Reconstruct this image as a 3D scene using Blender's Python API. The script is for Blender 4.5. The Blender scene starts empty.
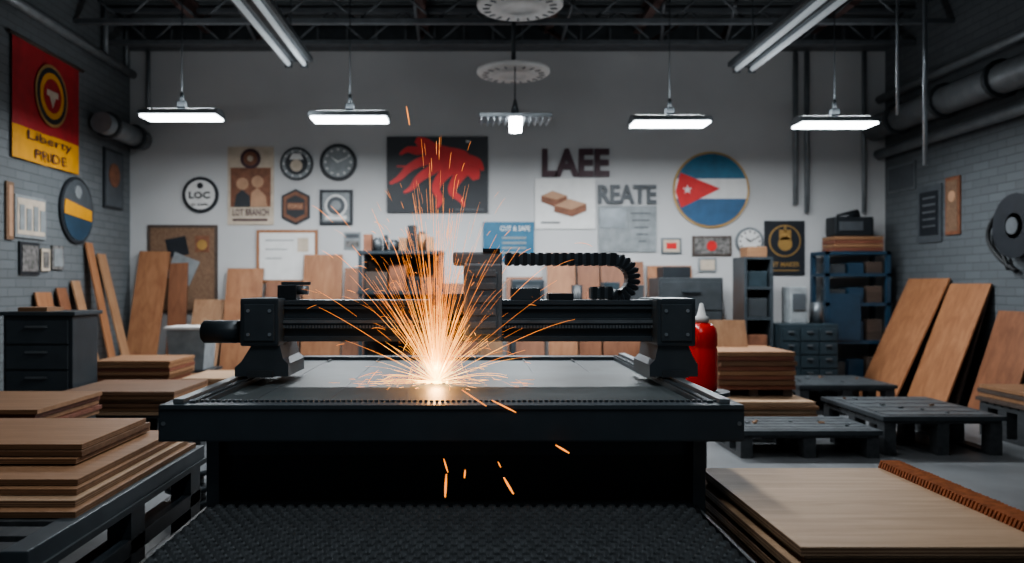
import bpy, bmesh, math, random
from mathutils import Vector, Matrix
R = random.Random(7)
V = Vector
LX, RX, BY, CZ = -4.25, 5.19, 10.0, 4.6      # room: left wall, right wall, back wall, ceiling

# ------------------------------------------------------------------ materials
def newmat(name):
    m = bpy.data.materials.new(name); m.use_nodes = True
    nt = m.node_tree
    return m, nt, nt.nodes['Principled BSDF']
def objcoord(nt, scale=(1,1,1)):
    tc = nt.nodes.new('ShaderNodeTexCoord'); mp = nt.nodes.new('ShaderNodeMapping')
    nt.links.new(tc.outputs['Object'], mp.inputs['Vector']); mp.inputs['Scale'].default_value = scale
    return mp.outputs['Vector']
def mat(name, col, rough=.6, metal=0., var=.15, nscale=8., bump=0., spec=.5):
    m, nt, p = newmat(name)
    v = objcoord(nt)
    n = nt.nodes.new('ShaderNodeTexNoise'); n.inputs['Scale'].default_value = nscale; n.inputs['Detail'].default_value = 5
    nt.links.new(v, n.inputs['Vector'])
    r = nt.nodes.new('ShaderNodeValToRGB')
    r.color_ramp.elements[0].position = .3; r.color_ramp.elements[1].position = .7
    r.color_ramp.elements[0].color = tuple(c*(1-var) for c in col[:3])+(1,)
    r.color_ramp.elements[1].color = tuple(min(1, c*(1+var)) for c in col[:3])+(1,)
    nt.links.new(n.outputs['Fac'], r.inputs['Fac']); nt.links.new(r.outputs['Color'], p.inputs['Base Color'])
    p.inputs['Roughness'].default_value = rough; p.inputs['Metallic'].default_value = metal
    p.inputs['Specular IOR Level'].default_value = spec
    if bump:
        b = nt.nodes.new('ShaderNodeBump'); b.inputs['Strength'].default_value = bump; b.inputs['Distance'].default_value = .01
        nt.links.new(n.outputs['Fac'], b.inputs['Height']); nt.links.new(b.outputs['Normal'], p.inputs['Normal'])
    return m
def wood(name, c1, c2, axis='X', rough=.55, s=1.0):
    m, nt, p = newmat(name)
    def ds(c):
        g = sum(c)/3; return tuple(max(.002, x*1.04-g*.04)*.84 for x in c)
    c1, c2 = ds(c1), ds(c2)
    sc = {'X': (1.2*s, 14*s, 14*s), 'Y': (14*s, 1.2*s, 14*s), 'Z': (14*s, 14*s, 1.2*s)}[axis]
    v = objcoord(nt, sc)
    n = nt.nodes.new('ShaderNodeTexNoise'); n.inputs['Scale'].default_value = 1.6; n.inputs['Detail'].default_value = 8
    n.inputs['Roughness'].default_value = .65; n.inputs['Distortion'].default_value = .6
    nt.links.new(v, n.inputs['Vector'])
    r = nt.nodes.new('ShaderNodeValToRGB')
    r.color_ramp.elements[0].position = .33; r.color_ramp.elements[1].position = .68
    r.color_ramp.elements[0].color = c1+(1,); r.color_ramp.elements[1].color = c2+(1,)
    nt.links.new(n.outputs['Fac'], r.inputs['Fac']); nt.links.new(r.outputs['Color'], p.inputs['Base Color'])
    p.inputs['Roughness'].default_value = rough
    b = nt.nodes.new('ShaderNodeBump'); b.inputs['Strength'].default_value = .15; b.inputs['Distance'].default_value = .004
    nt.links.new(n.outputs['Fac'], b.inputs['Height']); nt.links.new(b.outputs['Normal'], p.inputs['Normal'])
    return m
def emis(name, col, st, sample=True):
    m, nt, p = newmat(name)
    p.inputs['Base Color'].default_value = (tuple(c*.3 for c in col) if not sample else col)+(1,)
    p.inputs['Emission Color'].default_value = col+(1,); p.inputs['Emission Strength'].default_value = st
    if not sample:
        m.cycles.emission_sampling = 'NONE'
    return m
def brickmat(name, axis, c, mort):
    m, nt, p = newmat(name)
    tc = nt.nodes.new('ShaderNodeTexCoord'); sep = nt.nodes.new('ShaderNodeSeparateXYZ'); cmb = nt.nodes.new('ShaderNodeCombineXYZ')
    nt.links.new(tc.outputs['Object'], sep.inputs[0])
    nt.links.new(sep.outputs[axis], cmb.inputs['X']); nt.links.new(sep.outputs['Z'], cmb.inputs['Y'])
    br = nt.nodes.new('ShaderNodeTexBrick'); nt.links.new(cmb.outputs[0], br.inputs['Vector'])
    br.inputs['Scale'].default_value = 1.0
    br.inputs['Brick Width'].default_value = .26; br.inputs['Row Height'].default_value = .085
    br.inputs['Mortar Size'].default_value = .006; br.inputs['Mortar Smooth'].default_value = .3
    br.inputs['Color1'].default_value = c+(1,); br.inputs['Color2'].default_value = tuple(x*.86 for x in c)+(1,)
    br.inputs['Mortar'].default_value = mort+(1,)
    nt.links.new(br.outputs['Color'], p.inputs['Base Color'])
    b = nt.nodes.new('ShaderNodeBump'); b.inputs['Strength'].default_value = .5; b.inputs['Distance'].default_value = .01; b.invert = True
    nt.links.new(br.outputs['Fac'], b.inputs['Height']); nt.links.new(b.outputs['Normal'], p.inputs['Normal'])
    p.inputs['Roughness'].default_value = .65
    return m

M = {}
M['wallB'] = mat('painted_wall', (.475,.48,.485), .75, var=.08, nscale=.9, bump=.05)
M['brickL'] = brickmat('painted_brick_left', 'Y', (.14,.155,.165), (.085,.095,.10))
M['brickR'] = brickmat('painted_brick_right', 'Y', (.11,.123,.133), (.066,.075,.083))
M['floor'] = mat('concrete_floor', (.15,.158,.165), .42, var=.22, nscale=2.2, bump=.08)
M['ceil'] = mat('dark_ceiling', (.085,.095,.10), .8)
M['truss'] = mat('painted_truss_steel', (.11,.12,.13), .55, .2)
M['pipe'] = mat('galvanised_pipe', (.22,.24,.255), .45, .35)
M['steel'] = mat('dark_steel', (.07,.08,.088), .5, .5)
M['rust'] = mat('oxide_steel', (.11,.07,.065), .6, .2)
M['mach'] = mat('machine_black', (.042,.054,.064), .42, .2, var=.1)
M['mach2'] = mat('machine_charcoal', (.065,.08,.092), .42, .35, var=.12)
M['bed'] = mat('cutting_bed', (.055,.068,.072), .48, .25, var=.25, nscale=3)
M['alu'] = mat('aluminium', (.42,.45,.48), .33, .85)
M['grey'] = mat('grey_metal', (.2,.22,.235), .42, .6)
M['head'] = mat('brushed_head_metal', (.24,.25,.26), .45, .5)
M['ptop'] = mat('worn_pallet_top', (.085,.095,.102), .5, .3, var=.35, nscale=9)
M['black'] = mat('black_plastic', (.016,.02,.024), .45)
M['rub'] = mat('rubber', (.018,.02,.022), .6)
M['white'] = mat('white_paint', (.62,.62,.61), .55, var=.06)
M['cream'] = mat('cream_paper', (.48,.41,.33), .7)
M['maroon'] = mat('maroon', (.05,.018,.028), .5)
M['dgrey'] = mat('dark_lettering', (.07,.08,.09), .5)
M['pgrey'] = mat('grey_print', (.22,.24,.25), .6, var=.2, nscale=10)
M['red'] = mat('poster_red', (.55,.022,.022), .5, var=.12)
M['redflag'] = mat('flag_red', (.32,.016,.02), .7, var=.15)
M['yellow'] = mat('flag_yellow', (.60,.28,.015), .7, var=.08)
M['gold'] = mat('gold', (.40,.25,.09), .4, .3)
M['blue'] = mat('sign_blue', (.025,.095,.20), .5)
M['blue2'] = mat('poster_blue', (.028,.13,.22), .5)
M['navy'] = mat('navy_paint', (.02,.05,.085), .45)
M['pblack'] = mat('poster_black', (.016,.02,.026), .5)
M['brown'] = mat('print_brown', (.19,.08,.045), .6, var=.3, nscale=12)
M['tan'] = mat('print_tan', (.40,.24,.15), .6)
M['photo'] = mat('printed_photo', (.14,.135,.13), .6, var=.7, nscale=22)
M['cork'] = mat('cork', (.18,.11,.07), .8, var=.25, nscale=40)
M['exred'] = mat('bottle_red', (.66,.016,.01), .25, var=.03)
M['teal'] = mat('cabinet_teal', (.035,.055,.068), .5, .3)
M['glow'] = emis('tube_glow', (.90,.96,1.0), 14)
M['dimglow'] = emis('tube_dim', (.66,.72,.76), .22)
M['bulb'] = emis('bulb_glow', (.95,.97,1.0), 20)
M['w_light'] = wood('plywood_light', (.43,.285,.175), (.58,.41,.27), 'Y')
M['w_lightX'] = wood('plywood_light_x', (.34,.225,.14), (.48,.33,.22), 'X')
M['w_edge'] = wood('ply_edge_dark', (.14,.075,.042), (.22,.125,.075), 'X')
M['w_mid'] = wood('wood_mid', (.24,.13,.07), (.35,.2,.115), 'X')
M['w_midZ'] = wood('wood_mid_vertical', (.27,.12,.06), (.42,.21,.11), 'Z', s=.6)
M['w_redZ'] = wood('wood_red_vertical', (.18,.075,.04), (.29,.13,.07), 'Z', s=.6)
M['w_palZ'] = wood('wood_pale_vertical', (.30,.165,.092), (.43,.26,.155), 'Z', s=.6)
M['w_red'] = wood('wood_redbrown', (.16,.06,.04), (.27,.11,.07), 'X')
M['w_dark'] = wood('wood_dark', (.06,.045,.038), (.12,.09,.075), 'X')
M['pallet'] = wood('pallet_dark', (.035,.04,.045), (.075,.08,.085), 'Y')
M['chip'] = mat('serrated_rust_wood', (.30,.10,.04), .7, var=.3, nscale=30)
M['hexm'] = mat('honeycomb_steel', (.17,.185,.195), .36, .4, var=.2, nscale=20)

# ------------------------------------------------------------------ builder
class B:
    def __init__(s, name): s.name = name; s.bm = bmesh.new(); s.mats = []
    def mi(s, m):
        m = M[m] if isinstance(m, str) else m
        if m not in s.mats: s.mats.append(m)
        return s.mats.index(m)
    def box(s, c, size, m, rot=None, bev=0.):
        r = bmesh.ops.create_cube(s.bm, size=1.0); vs = r['verts']
        mt = Matrix.Translation(V(c)) @ (rot.to_4x4() if rot else Matrix()) @ Matrix.Diagonal((size[0], size[1], size[2], 1))
        bmesh.ops.transform(s.bm, matrix=mt, verts=vs)
        k = s.mi(m)
        fs = set(f for v in vs for f in v.link_faces)
        for f in fs: f.material_index = k
        if bev:
            es = list(set(e for v in vs for e in v.link_edges))
            bmesh.ops.bevel(s.bm, geom=es, offset=bev, segments=2, affect='EDGES', profile=.7, material=k)
        return s
    def b2(s, x0, x1, y0, y1, z0, z1, m, bev=0.):
        return s.box(((x0+x1)/2, (y0+y1)/2, (z0+z1)/2), (x1-x0, y1-y0, z1-z0), m, None, bev)
    def cyl(s, p, q, r, m, r2=None, seg=20, smooth=True):
        p, q = V(p), V(q); d = q-p; L = d.length; r2 = r if r2 is None else r2
        z = d.normalized(); x = z.orthogonal().normalized(); y = z.cross(x); k = s.mi(m)
        A = []; Bv = []
        for i in range(seg):
            a = 2*math.pi*i/seg; o = x*math.cos(a)+y*math.sin(a)
            A.append(s.bm.verts.new(p+o*r)); Bv.append(s.bm.verts.new(q+o*r2))
        for i in range(seg):
            f = s.bm.faces.new((A[i], A[(i+1) % seg], Bv[(i+1) % seg], Bv[i])); f.material_index = k; f.smooth = smooth
        f = s.bm.faces.new(A[::-1]); f.material_index = k
        f = s.bm.faces.new(Bv); f.material_index = k
        return s
    def lathe(s, c, prof, m, seg=28):
        c = V(c); rings = []
        for r, z, *_ in prof:
            rings.append([s.bm.verts.new(c+V((max(r, .0005)*math.cos(2*math.pi*i/seg), max(r, .0005)*math.sin(2*math.pi*i/seg), z))) for i in range(seg)])
        for j in range(len(rings)-1):
            mm = prof[j][2] if len(prof[j]) > 2 else m
            k = s.mi(mm)
            for i in range(seg):
                f = s.bm.faces.new((rings[j][i], rings[j][(i+1) % seg], rings[j+1][(i+1) % seg], rings[j+1][i])); f.material_index = k; f.smooth = True
        return s
    def tube(s, pts, r, m, seg=8, closed=False):
        pts = [V(p) for p in pts]; k = s.mi(m); rings = []; n = len(pts); up = None
        for i, p in enumerate(pts):
            if closed: t = (pts[(i+1) % n]-pts[i-1]).normalized()
            else: t = (pts[min(i+1, n-1)]-pts[max(i-1, 0)]).normalized()
            x = t.orthogonal().normalized() if up is None else (up-t*up.dot(t)).normalized()
            up = x; y = t.cross(x); rr = r[i] if isinstance(r, (list, tuple)) else r
            rings.append([s.bm.verts.new(p+(x*math.cos(2*math.pi*j/seg)+y*math.sin(2*math.pi*j/seg))*rr) for j in range(seg)])
        for i in range(n if closed else n-1):
            a = rings[i]; b = rings[(i+1) % n]; kk = k[i] if isinstance(k, list) else k
            for j in range(seg):
                f = s.bm.faces.new((a[j], a[(j+1) % seg], b[(j+1) % seg], b[j])); f.material_index = kk; f.smooth = True
        if not closed:
            for q in (rings[0], rings[-1]):
                f = s.bm.faces.new(q); f.material_index = k
        return s
    def prism(s, pts, o, u, v, n, c0, c1, m):
        o, u, v, n = V(o), V(u), V(v), V(n); k = s.mi(m)
        A = [s.bm.verts.new(o+u*a+v*b+n*c0) for a, b in pts]; Bt = [s.bm.verts.new(o+u*a+v*b+n*c1) for a, b in pts]
        L = len(pts)
        fs = [s.bm.faces.new(Bt), s.bm.faces.new(A[::-1])]
        for i in range(L): fs.append(s.bm.faces.new((A[i], A[(i+1) % L], Bt[(i+1) % L], Bt[i])))
        for f in fs: f.material_index = k
        return s
    def text(s, body, o, u, v, n, x0, x1, y0, y1, c, m, ext=.002, bold=.02):
        cu = bpy.data.curves.new('t', 'FONT'); cu.body = body; cu.offset = bold; cu.resolution_u = 2
        ob = bpy.data.objects.new('t', cu); bpy.context.collection.objects.link(ob)
        dg = bpy.context.evaluated_depsgraph_get(); dg.update()
        me = bpy.data.meshes.new_from_object(ob.evaluated_get(dg))
        xs = [w.co.x for w in me.vertices]; ys = [w.co.y for w in me.vertices]
        ax, bx, ay, by_ = min(xs), max(xs), min(ys), max(ys)
        o, u, v, n = V(o), V(u), V(v), V(n); k = s.mi(m)
        def tf(w, cc):
            return o+u*(x0+(w.x-ax)/(bx-ax)*(x1-x0))+v*(y0+(w.y-ay)/(by_-ay)*(y1-y0))+n*cc
        top = [s.bm.verts.new(tf(w.co, c+ext)) for w in me.vertices]
        ed = {}
        for p in me.polygons:
            vs = list(p.vertices)
            try:
                f = s.bm.faces.new([top[i] for i in vs]); f.material_index = k
            except ValueError: continue
            for a, b in zip(vs, vs[1:]+vs[:1]):
                ed[(a, b)] = 1
        if ext > .004:
            bot = [s.bm.verts.new(tf(w.co, c)) for w in me.vertices]
            for (a, b) in ed:
                if (b, a) not in ed:
                    f = s.bm.faces.new((top[a], top[b], bot[b], bot[a])); f.material_index = k
        bpy.data.objects.remove(ob); bpy.data.curves.remove(cu)
        return s
    def done(s, floor=None, recalc=True):
        if recalc: bmesh.ops.recalc_face_normals(s.bm, faces=s.bm.faces)
        vs = [v.co for v in s.bm.verts]
        lo = V((min(v.x for v in vs), min(v.y for v in vs), min(v.z for v in vs)))
        hi = V((max(v.x for v in vs), max(v.y for v in vs), max(v.z for v in vs)))
        o = V(((lo.x+hi.x)/2, (lo.y+hi.y)/2, lo.z))
        bmesh.ops.translate(s.bm, verts=s.bm.verts, vec=-o)
        if floor is not None: o.z = floor
        me = bpy.data.meshes.new(s.name); s.bm.to_mesh(me); s.bm.free()
        for m in s.mats: me.materials.append(m)
        ob = bpy.data.objects.new(s.name, me); ob.location = o
        bpy.context.collection.objects.link(ob); return ob

def rotX(a): return Matrix.Rotation(a, 3, 'X')
def rotY(a): return Matrix.Rotation(a, 3, 'Y')
def rotZ(a): return Matrix.Rotation(a, 3, 'Z')

# wall mounted flat things (signs, posters, clocks); back wall survey scale = 80 units per metre
class Sign:
    def __init__(s, name, wall='back'):
        s.b = B(name); s.wall = wall
        if wall == 'back':  s.o, s.u, s.n = V((0, BY, 0)), V((1,0,0)), V((0,-1,0))
        if wall == 'left':  s.o, s.u, s.n = V((LX, 0, 0)), V((0,1,0)), V((1,0,0))
        if wall == 'right': s.o, s.u, s.n = V((RX, 0, 0)), V((0,-1,0)), V((-1,0,0))
        s.v = V((0,0,1))
    def P(s, x, y):
        if s.wall == 'back': return ((x-470)/80., 1.3+(285-y)/80.)
        if s.wall == 'left': return (x, y)
        return (-x, y)
    def poly(s, pts, m, l0=0, l1=None, t=.006):
        l1 = l0+1 if l1 is None else l1
        s.b.prism([s.P(*p) for p in pts], s.o, s.u, s.v, s.n, .003+l0*t, .003+l1*t, m); return s
    def rect(s, x0, y0, x1, y1, m, l0=0, l1=None): return s.poly([(x0,y0),(x1,y0),(x1,y1),(x0,y1)], m, l0, l1)
    def disc(s, x, y, r, m, l0=0, l1=None, ry=None, seg=40):
        ry = ry or r
        return s.poly([(x+r*math.cos(2*math.pi*i/seg), y+ry*math.sin(2*math.pi*i/seg)) for i in range(seg)], m, l0, l1)
    def text(s, t, x0, y0, x1, y1, m, l=2, ext=.002, bold=.02):
        a = s.P(x0, y0); c = s.P(x1, y1)
        s.b.text(t, s.o, s.u, s.v, s.n, a[0], c[0], min(a[1],c[1]), max(a[1],c[1]), .004+l*.006, m, ext, bold); return s
    def done(s): return s.b.done(recalc=True)

# ------------------------------------------------------------------ room shell
def shell(name, x0, x1, y0, y1, z0, z1, m):
    return B(name).b2(x0, x1, y0, y1, z0, z1, m).done()
shell('floor', LX-.2, RX+.2, -2.0, BY+.2, -.1, 0, 'floor')
shell('wall_back', LX, RX, BY, BY+.2, 0, CZ, 'wallB')
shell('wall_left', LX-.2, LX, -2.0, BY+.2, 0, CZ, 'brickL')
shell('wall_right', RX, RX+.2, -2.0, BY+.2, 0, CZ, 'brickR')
c = B('ceiling'); c.b2(LX-.2, RX+.2, -2.0, BY+.2, CZ, CZ+.12, 'ceil')
y = -1.9
while y < BY-.1:
    c.b2(LX, RX, y, y+.09, CZ-.035, CZ, 'ceil'); y += .2
c.done()
b = B('baseboard_back'); b.b2(LX, RX, BY-.02, BY, 0, .14, 'dgrey'); b.done()
b = B('trim_1'); b.b2(LX, RX, BY-.12, BY, 4.25, 4.565, 'steel'); b.b2(LX, RX, BY-.2, BY, 4.22, 4.25, 'truss')
x = LX+.2
while x < RX-.1: b.b2(x, x+.03, BY-.16, BY-.12, 4.25, 4.565, 'truss'); x += .36
b.done()

def truss(yy):
    b = B('roof_truss')
    for z in (4.13, 4.5):
        b.b2(LX, RX, yy-.04, yy+.04, z-.025, z+.025, 'truss')
    x = LX+.1; i = 0
    while x < RX-.4:
        a = (x, yy, 4.13 if i % 2 else 4.5); d = (x+.42, yy, 4.5 if i % 2 else 4.13)
        b.cyl(a, d, .014, 'truss', seg=8); x += .42; i += 1
    b.done()
for yy in (9.35, 8.6, 6.9, 4.6, 2.4): truss(yy)
for xx in (-3.2, -.55, .95, 2.05, 4.2):
    b = B('roof_joist'); 
    b.b2(xx-.05, xx+.05, -1.5, BY-.13, 4.525+.01, 4.56, 'rust'); b.b2(xx-.012, xx+.012, -1.5, BY-.2, 4.4, 4.54, 'rust'); b.b2(xx-.05, xx+.05, -1.5, BY-.2, 4.38, 4.4, 'rust'); b.done()
for xx, dx in ((-.62, .1), (1.15, -.28), (2.1, .45), (2.9, .3), (-2.6, .35)):
    b = B('roof_brace'); b.cyl((xx, 9.35, 4.13), (xx+dx, 9.85, 4.5), .03, 'rust', seg=8); b.cyl((xx, 8.6, 4.5), (xx+dx*.3, 9.35, 4.13), .02, 'truss', seg=8); b.done()

# ------------------------------------------------------------------ lights
def area(name, loc, sx, sy, power, col, parent=None, rot=(0,0,0)):
    L = bpy.data.lights.new(name, 'AREA'); L.shape = 'RECTANGLE'; L.size = sx; L.size_y = sy; L.energy = power; L.color = col
    o = bpy.data.objects.new(name, L); o.location = loc; o.rotation_euler = rot; bpy.context.collection.objects.link(o)
    if parent:
        o.parent = parent; o.matrix_parent_inverse = Matrix.Translation(-parent.location)
    return o
LC = (.93,.97,1)
def hanging(xc, zc, yc=8.0, w=.78, power=52):
    b = B('hanging_strip_light')
    d = .17
    pr = [(-d, 0), (d, 0), (d*.75, .045), (.05, .075), (-.05, .075), (-d*.75, .045)]
    b.prism(pr, (xc-w/2, yc, zc), (0,1,0), (0,0,1), (1,0,0), 0, w, 'grey')
    b.b2(xc-w/2+.02, xc+w/2-.02, yc-d+.035, yc+d-.035, zc-.018, zc+.002, 'glow')
    b.b2(xc-.04, xc+.04, yc-.03, yc+.03, zc+.07, zc+.15, 'steel')
    b.cyl((xc, yc, zc+.1), (xc, yc, CZ-.03), .006, 'steel', seg=8)
    b.cyl((xc, yc, zc+.15), (xc, yc, zc+.24), .02, 'steel', seg=8)
    b.b2(xc-w/2+.05, xc+w/2-.05, yc-.03, yc+.03, zc+.074, zc+.08, 'glow')
    o = b.done()
    area('strip_lamp', (xc, yc, zc-.03), w-.05, .25, power, LC, o)
    area('ceiling_fill', (xc, yc, zc+.1), w-.1, .2, 6, LC, o, (math.pi,0,0))  # added upward fill to brighten the ceiling and trusses
for xx, zz, pw_ in ((-2.88, 2.98, 34), (-1.2, 2.96, 70), (1.995, 2.915, 72), (3.645, 2.905, 34)): hanging(xx, zz, power=pw_)
b = B('hanging_strip_light')
xc, yc, zc = .45, 8.0, 2.95
b.b2(xc-.36, xc+.36, yc-.16, yc+.16, zc, zc+.04, 'grey', .006)
for i in range(12): b.b2(xc-.34+i*.06, xc-.33+i*.06, yc-.15, yc+.15, zc-.03, zc, 'alu')
b.cyl((xc, yc, zc+.04), (xc, yc, zc+.2), .05, 'steel', .015); b.cyl((xc, yc, zc+.1), (xc, yc, CZ-.03), .007, 'steel', seg=8)
b.cyl((xc, yc-.1, zc-.14), (xc, yc-.1, zc), .06, 'bulb', .065)
o = b.done(); area('strip_lamp', (xc, yc, zc-.17), .6, .25, 66, LC, o)

def strip(xc, zc, y0, y1, glow, power=0, n=2, gap=.16):
    b = B('ceiling_tube_light')
    b.b2(xc-.16, xc+.16, y0, y1, zc, zc+.05, 'steel', .008)
    for k in range(n):
        xk = xc+(k-(n-1)/2)*gap
        b.b2(xk-.055, xk+.055, y0+.02, y1-.02, zc-.012, zc, 'grey')
        b.cyl((xk, y0+.05, zc-.035), (xk, y1-.05, zc-.035), .026, glow, seg=12)
        for yy in (y0+.03, y1-.05): b.b2(xk-.035, xk+.035, yy-.01, yy+.02, zc-.07, zc, 'steel')
    for yy in (y0+.3, y1-.3): b.cyl((xc, yy, zc+.04), (xc, yy, CZ-.03), .008, 'steel', seg=8)
    o = b.done()
    if power: area('tube_lamp', (xc, (y0+y1)/2, zc-.09), .3, y1-y0, power, LC, o)
strip(-1.78, 3.6, 6.1, 8.25, 'dimglow', 5); strip(2.88, 3.6, 6.1, 8.45, 'dimglow', 5)
strip(.1, 3.9, 3.6, 5.8, 'glow', 70); strip(.1, 3.9, .6, 2.4, 'glow', 40)  # added fixtures above the view, extra light for machine and foreground
for (yy, zz, rr, rod) in ((8.3, 3.48, .38, True), (7.2, 3.79, .39, False)):
    b = B('round_ceiling_vent')
    b.lathe((.45, yy, zz), [(.001,.0),(rr*.35,0),(rr*.36,-.015),(rr*.6,-.015),(rr*.62,0),(rr*.93,0),(rr,.02),(rr,.05),(rr*.4,.08),(.001,.08)], 'white')
    for k in range(20):
        a = k*math.pi/10; b.box((.45+rr*.78*math.cos(a), yy+rr*.78*math.sin(a), zz-.004), (.06,.014,.01), 'grey', rotZ(a))
    b.cyl((.45, yy, zz+.07), (.45, yy, CZ-.03), .05 if not rod else .02, 'steel')
    b.done()

# ------------------------------------------------------------------ back wall signs
def clock(name, x, y, r, face, rim='pblack', wall='back', numerals=True, hands=True, k=1.0):
    s = Sign(name, wall); s.disc(x, y, r, rim, 0, 4); s.disc(x, y, r*.82, face, 4, 5)
    ink = 'pblack' if face in ('white', 'cream') else 'white'
    sg = -1 if wall == 'back' else 1
    for i in range(12 if numerals else 0):
        a = i*math.pi/6; cx, cy = x+r*.68*math.sin(a), y+sg*r*.68*math.cos(a); w = r*.05
        s.disc(cx, cy, w*1.3, ink, 5, 6, seg=8)
    if hands:
        for a, L, w in ((-.95, .42, .05), (1.1, .6, .035)):
            dx, dy = math.sin(a), sg*math.cos(a); px, py = -dy, dx
            s.poly([(x-px*w*r, y-py*w*r), (x+px*w*r, y+py*w*r), (x+dx*L*r+px*w*r*.5, y+dy*L*r+py*w*r*.5), (x+dx*L*r-px*w*r*.5, y+dy*L*r-py*w*r*.5)], ink, 6, 7)
    return s
s = clock('round_wall_sign', 201, 195, 18, 'white', numerals=False, hands=False)
s.text('LOC', 190, 192, 211, 199, 'pblack', 6, bold=.03); s.text('co. works', 192, 203, 209, 206, 'pblack', 6); s.disc(201, 186, 3, 'pblack', 5, 6); s.done()
clock('wall_clock', 338.5, 162.5, 18.5, 'pgrey').done()
clock('wall_clock', 749, 241.5, 14, 'white', 'grey').done()
s = Sign('retro_poster'); s.rect(228,147,274,225,'cream',0,2); s.rect(231,168,271,207,'brown',2,3); s.disc(251,159,10,'maroon',2,4); s.disc(251,159,7,'brown',4,5); s.disc(251,159,3,'cream',5,6)
s.disc(243,184,6,'tan',3,4); s.disc(258,182,6,'tan',3,4); s.poly([(235,207),(237,195),(243,190),(250,196),(251,207)],'pblack',3,5); s.poly([(251,207),(252,193),(258,188),(266,196),(268,207)],'tan',3,5)
s.text('LOT BRANCH', 233, 209, 269, 216, 'maroon', 2); s.rect(233,219,268,221,'maroon',2,3); s.done()
s = Sign('round_badge_sign'); s.disc(297,164,16.5,'pblack',0,4); s.disc(297,164,14.5,'pgrey',4,5); s.disc(297,164,11,'pblack',5,6); s.disc(297,166,6,'cream',6,7); s.poly([(290,160),(304,160),(301,154),(293,154)],'white',6,7)
for i in range(10):
    a = i*math.pi/5; s.disc(297+12.7*math.cos(a), 164+12.7*math.sin(a), 1, 'white', 5, 6, seg=8)
s.done()
def hexa(x, y, w, h): return [(x, y-h), (x+w, y-h*.62), (x+w, y+h*.62), (x, y+h), (x-w, y+h*.62), (x-w, y-h*.62)]
s = Sign('hexagonal_badge_sign'); s.poly(hexa(296,207,14,18),'pblack',0,3); s.poly(hexa(296,207,12,15.5),'brown',3,4); s.poly(hexa(296,207,9,11.5),'pblack',4,5); s.rect(288,203,304,210,'brown',5,6); s.text('FORGE',289,204.5,303,208.5,'tan',6); s.done()
s = Sign('square_gauge_frame'); s.rect(320,190,353,225,'pblack',0,4); s.rect(323,193,350,222,'pgrey',4,5); s.disc(336.5,206,11,'white',5,6); s.disc(336.5,206,9,'dgrey',6,7); s.disc(336.5,206,5,'pgrey',7,8); s.rect(326,216,347,220,'white',5,6); s.done()
s = Sign('red_figure_poster'); s.rect(387,137,488,213,'pblack',0,4)
LV = [4.0]
def smooth(pts, w, n=5):
    P, W = [], []
    m = len(pts)
    for i in range(m-1):
        p0, p1, p2, p3 = pts[max(i-1,0)], pts[i], pts[i+1], pts[min(i+2,m-1)]
        for k in range(n):
            t = k/n
            f = lambda a,b,c2,d: .5*((2*b)+(-a+c2)*t+(2*a-5*b+4*c2-d)*t*t+(-a+3*b-3*c2+d)*t**3)
            P.append((f(p0[0],p1[0],p2[0],p3[0]), f(p0[1],p1[1],p2[1],p3[1]))); W.append(w[i]+(w[i+1]-w[i])*t)
    P.append(pts[-1]); W.append(w[-1]); return P, W
def limb(pts, w):
    pts, w = smooth(pts, w)
    L = []; Rr = []
    n = len(pts)
    for i, (x, y) in enumerate(pts):
        a = pts[max(i-1,0)]; c2 = pts[min(i+1,n-1)]; dx, dy = c2[0]-a[0], c2[1]-a[1]; q = math.hypot(dx,dy); ww = w[i]
        L.append((x-dy/q*ww, y+dx/q*ww)); Rr.append((x+dy/q*ww, y-dx/q*ww))
    s.poly(L+Rr[::-1], 'red', 4, 4.6+LV[0]*.12); LV[0] += 1
limb([(416,140),(424,144),(433,151),(446,157),(460,161),(472,170),(476,180)], (3,6,8,10,11,8,3))
limb([(430,146),(418,151),(408,150),(400,155)], (5,4.5,3,1))
limb([(438,158),(424,161),(410,168),(400,178),(390,184)], (6,5,4,3,1.2))
limb([(444,162),(432,170),(419,179),(412,188),(404,193)], (6,5,4,2.6,1))
limb([(454,166),(443,176),(436,188),(440,200),(437,208)], (7,5.5,4,3,1.2))
limb([(464,170),(456,181),(452,192),(461,200),(464,207)], (7,5,3.6,2.6,1))
limb([(470,160),(478,163),(483,171)], (5,4,1))
s.rect(397,166,409,167.5,'red',4,5.1); s.rect(455,209,484,210.5,'dgrey',4,5); s.rect(466,141,470,143,'white',4,5); s.done()
s = Sign('wall_lettering_maroon'); s.text('LAEE', 542,149,609,177,'maroon',0,.03,.035); s.done()
s = Sign('wall_lettering_grey'); s.text('REATE', 598,185,656,204,'dgrey',0,.03,.03); s.done()
s = Sign('brick_print_poster'); s.rect(535,179,595,229,'white',0,3)
s.poly([(541,196),(552,191),(567,196),(567,203),(556,208),(541,202)],'brown',3,4); s.poly([(541,196),(552,191),(567,196),(556,200)],'tan',4,5)
s.poly([(554,206),(568,199),(586,204),(586,211),(572,217),(554,212)],'brown',4,5); s.poly([(554,206),(568,199),(586,204),(571,210)],'tan',5,6); s.rect(541,222,560,223.5,'dgrey',3,4); s.done()
s = Sign('grey_map_poster'); s.rect(598,206,656,252,'pgrey',0,3); s.rect(600,209,625,228,'grey',3,4); s.rect(628,209,654,249,'pgrey',3,4); s.rect(600,231,625,249,'pgrey',3,4)
for i in range(5): s.rect(630+i*2,213+i*7,650-i,214+i*7,'steel',4,5)
s.done()
s = Sign('round_flag_sign')
cx, cy, r = 710.5, 190, 38
s.disc(cx, cy, r, 'gold', 0, 4, seg=64)
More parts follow.
